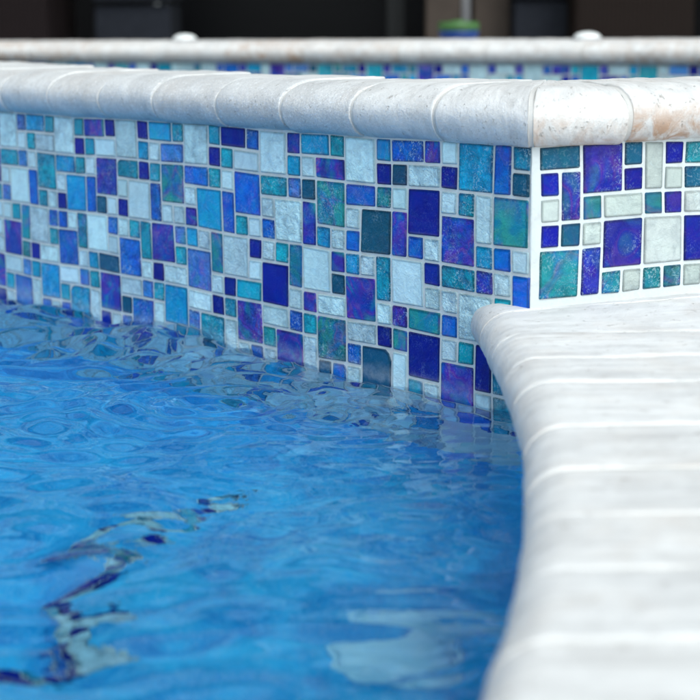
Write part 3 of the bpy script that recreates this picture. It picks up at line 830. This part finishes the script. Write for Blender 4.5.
# wicker armchairs seen from behind: solid woven backs
def back_chair(px0, px1, y, mat, lab):
    x0, x1 = X(px0, y), X(px1, y); w = x1 - x0
    r = tag(empty('wicker_armchair', ((x0 + x1) / 2, y, DECK)), lab, 'armchair', 'wicker armchairs on the patio')
    bx('backrest', (0, 0, .46), (w, .09, .76), mat, r, .03)
    for sx in (-1, 1): bx('arm', (sx * (w / 2 - .05), .36, .34), (.10, .62, .50), mat, r, .03)
    bx('seat_base', (0, .36, .22), (w - .2, .62, .22), mat, r, .02); bx('seat_cushion', (0, .36, .39), (w - .22, .58, .12), M_SLATE, r, .03)
    for sx in (-1, 1):
        for sy in (.0, .62): bx('leg', (sx * (w / 2 - .05), sy, .045), (.05, .05, .09), M_BLACK, r, .004)
back_chair(572, 690, 7.0, M_WICK, 'dark brown woven armchair back at the right behind the far coping')
back_chair(-70, 60, 7.0, M_WICK2, 'maroon brown woven armchair back at the far left edge behind the coping')

# green-lidded blue tub beyond the far wall
tx, ty = X(460, 5.35), 5.35
tub = tag(empty('plastic_tub', (tx, ty, DECK)), 'blue plastic tub with a green lid standing behind the far coping', 'tub')
M_BLUE = mat_plain('blue_plastic', (.005, .04, .20), .4, .1, 12, .1); M_GREEN = mat_plain('green_plastic', (.045, .13, .03), .45, .15, 12, .1)
bm = bmesh.new(); add_lathe(bm, [(0, 0), (.050, 0), (.056, .01), (.060, .23), (.063, .235), (.063, .243), (0, .243)], 40); bm_obj('body', bm, M_BLUE, tub, True)
bm = bmesh.new(); add_lathe(bm, [(.0, .243), (.060, .243), (.064, .246), (.064, .264), (.060, .270), (.02, .272), (.02, .276), (0, .276)], 40); bm_obj('lid', bm, M_GREEN, tub, True)

# two white domes on the far coping
M_DOME = mat_plain('white_plastic_cap', (.78, .78, .76), .5, .06, 30, .3)
def dome(px, lab):
    # on the far coping line
    best = min(np.arange(.2, LF, .005), key=lambda q: abs((FA + eF * q - nF * .10).x / (FA + eF * q - nF * .10).y - (px - 350) / 1700))
    p = FA + eF * float(best) - nF * .10
    r = tag(empty('dome_cap', (p.x, p.y, FT)), lab, 'cap', 'white domes on the far coping')
    bm = bmesh.new(); R = .033
    add_lathe(bm, [(0, .0), (R * 1.12, 0), (R * 1.12, .005), (R, .007)] + [(R * math.cos(a), .007 + .013 * math.sin(a)) for a in np.linspace(.15, 1.5, 9)] + [(0, .0205)], 36)
    o = bm_obj('dome', bm, M_DOME, r, True)
    bm = bmesh.new(); add_lathe(bm, [(R * 1.13, 0.0), (R * 1.25, 0.0), (R * 1.25, .003), (R * 1.13, .004), (R * 1.13, 0)], 36); bm_obj('flange', bm, M_STEEL, r, True)
dome(190, 'white dome on the far coping, left of the blue tub')
dome(587, 'white dome on the far coping, right of the blue tub')

# ------------------------------------------------------------------ camera
f_px, W_ = 1700., 700.
pitch, roll = math.atan(330 / 1700), -.01
cam_d = bpy.data.cameras.new('camera'); cam = bpy.data.objects.new('camera', cam_d); COL.objects.link(cam)
cam_d.sensor_width = 36; cam_d.sensor_fit = 'HORIZONTAL'; cam_d.lens = f_px / W_ * 36
cam_d.clip_start = .02; cam_d.clip_end = 300
fwd = Vector((0, math.cos(pitch), -math.sin(pitch))); up0 = Vector((0, math.sin(pitch), math.cos(pitch))); rt0 = Vector((1, 0, 0))
cr, sr = math.cos(roll), math.sin(roll)
# image = rotate(content) by roll (y down): camera axes are the inverse rotation
rt = rt0 * cr + up0 * sr; up = up0 * cr - rt0 * sr
m = Matrix((( rt.x, up.x, -fwd.x, 0), (rt.y, up.y, -fwd.y, 0), (rt.z, up.z, -fwd.z, .3884), (0, 0, 0, 1)))
cam.matrix_world = m
cam_d.dof.use_dof = True; cam_d.dof.focus_distance = 1.78; cam_d.dof.aperture_fstop = (cam_d.lens / 1000) / .0118
S.camera = cam

# ------------------------------------------------------------------ light
w = bpy.data.worlds.new('World'); S.world = w; w.use_nodes = True
nt = w.node_tree; bg = nt.nodes['Background']
sky = nt.nodes.new('ShaderNodeTexSky'); sky.sky_type = 'NISHITA'; sky.sun_disc = False
SUN_EL, SUN_AZ = math.radians(52), math.radians(156)    # azimuth clockwise from +Y
sky.sun_elevation = SUN_EL; sky.sun_rotation = SUN_AZ; sky.air_density = 1.; sky.dust_density = 3.; sky.ozone_density = 1.
# bright hazy overcast: the sky colour thinned by cloud
bw = nt.nodes.new('ShaderNodeRGBToBW'); nt.links.new(sky.outputs[0], bw.inputs[0])
tc_ = nt.nodes.new('ShaderNodeTexCoord'); nz = nt.nodes.new('ShaderNodeTexNoise'); nz.inputs['Scale'].default_value = 2.6; nz.inputs['Detail'].default_value = 6
nt.links.new(tc_.outputs['Generated'], nz.inputs['Vector'])
mr = nt.nodes.new('ShaderNodeMapRange'); nt.links.new(nz.outputs[0], mr.inputs[0]); mr.inputs[1].default_value = .38; mr.inputs[2].default_value = .62; mr.inputs[3].default_value = .75; mr.inputs[4].default_value = 1.9
cm = nt.nodes.new('ShaderNodeMath'); cm.operation = 'MULTIPLY'; nt.links.new(bw.outputs[0], cm.inputs[0]); nt.links.new(mr.outputs[0], cm.inputs[1])
tint = nt.nodes.new('ShaderNodeMix'); tint.data_type = 'RGBA'; tint.blend_type = 'MULTIPLY'; tint.inputs[0].default_value = 1
nt.links.new(cm.outputs[0], tint.inputs[6]); tint.inputs[7].default_value = (.88, 1.0, 1.05, 1)
mxs = nt.nodes.new('ShaderNodeMix'); mxs.data_type = 'RGBA'; mxs.inputs[0].default_value = .86
nt.links.new(sky.outputs[0], mxs.inputs[6]); nt.links.new(tint.outputs[2], mxs.inputs[7])
nt.links.new(mxs.outputs[2], bg.inputs[0]); bg.inputs[1].default_value = .14
sd = bpy.data.lights.new('sun', 'SUN'); sd.energy = .50; sd.angle = math.radians(14); sd.color = (1, .91, .80)
so = bpy.data.objects.new('sun', sd); COL.objects.link(so)
dirv = Vector((math.sin(SUN_AZ) * math.cos(SUN_EL), math.cos(SUN_AZ) * math.cos(SUN_EL), math.sin(SUN_EL)))
so.rotation_euler = dirv.to_track_quat('Z', 'Y').to_euler(); so.location = (3, -3, 5)

vs = S.view_settings; S.display_settings.display_device = 'sRGB'
vs.view_transform = 'Standard'; vs.look = 'None'; vs.exposure = .66; vs.gamma = 1; vs.use_curve_mapping = False
cy = S.cycles
cy.use_denoising = True; cy.denoiser = 'OPENIMAGEDENOISE'
cy.max_bounces = 10; cy.diffuse_bounces = 4; cy.glossy_bounces = 4; cy.transmission_bounces = 8; cy.volume_bounces = 0
cy.caustics_refractive = True; cy.caustics_reflective = False; cy.blur_glossy = .5; cy.sample_clamp_indirect = 8
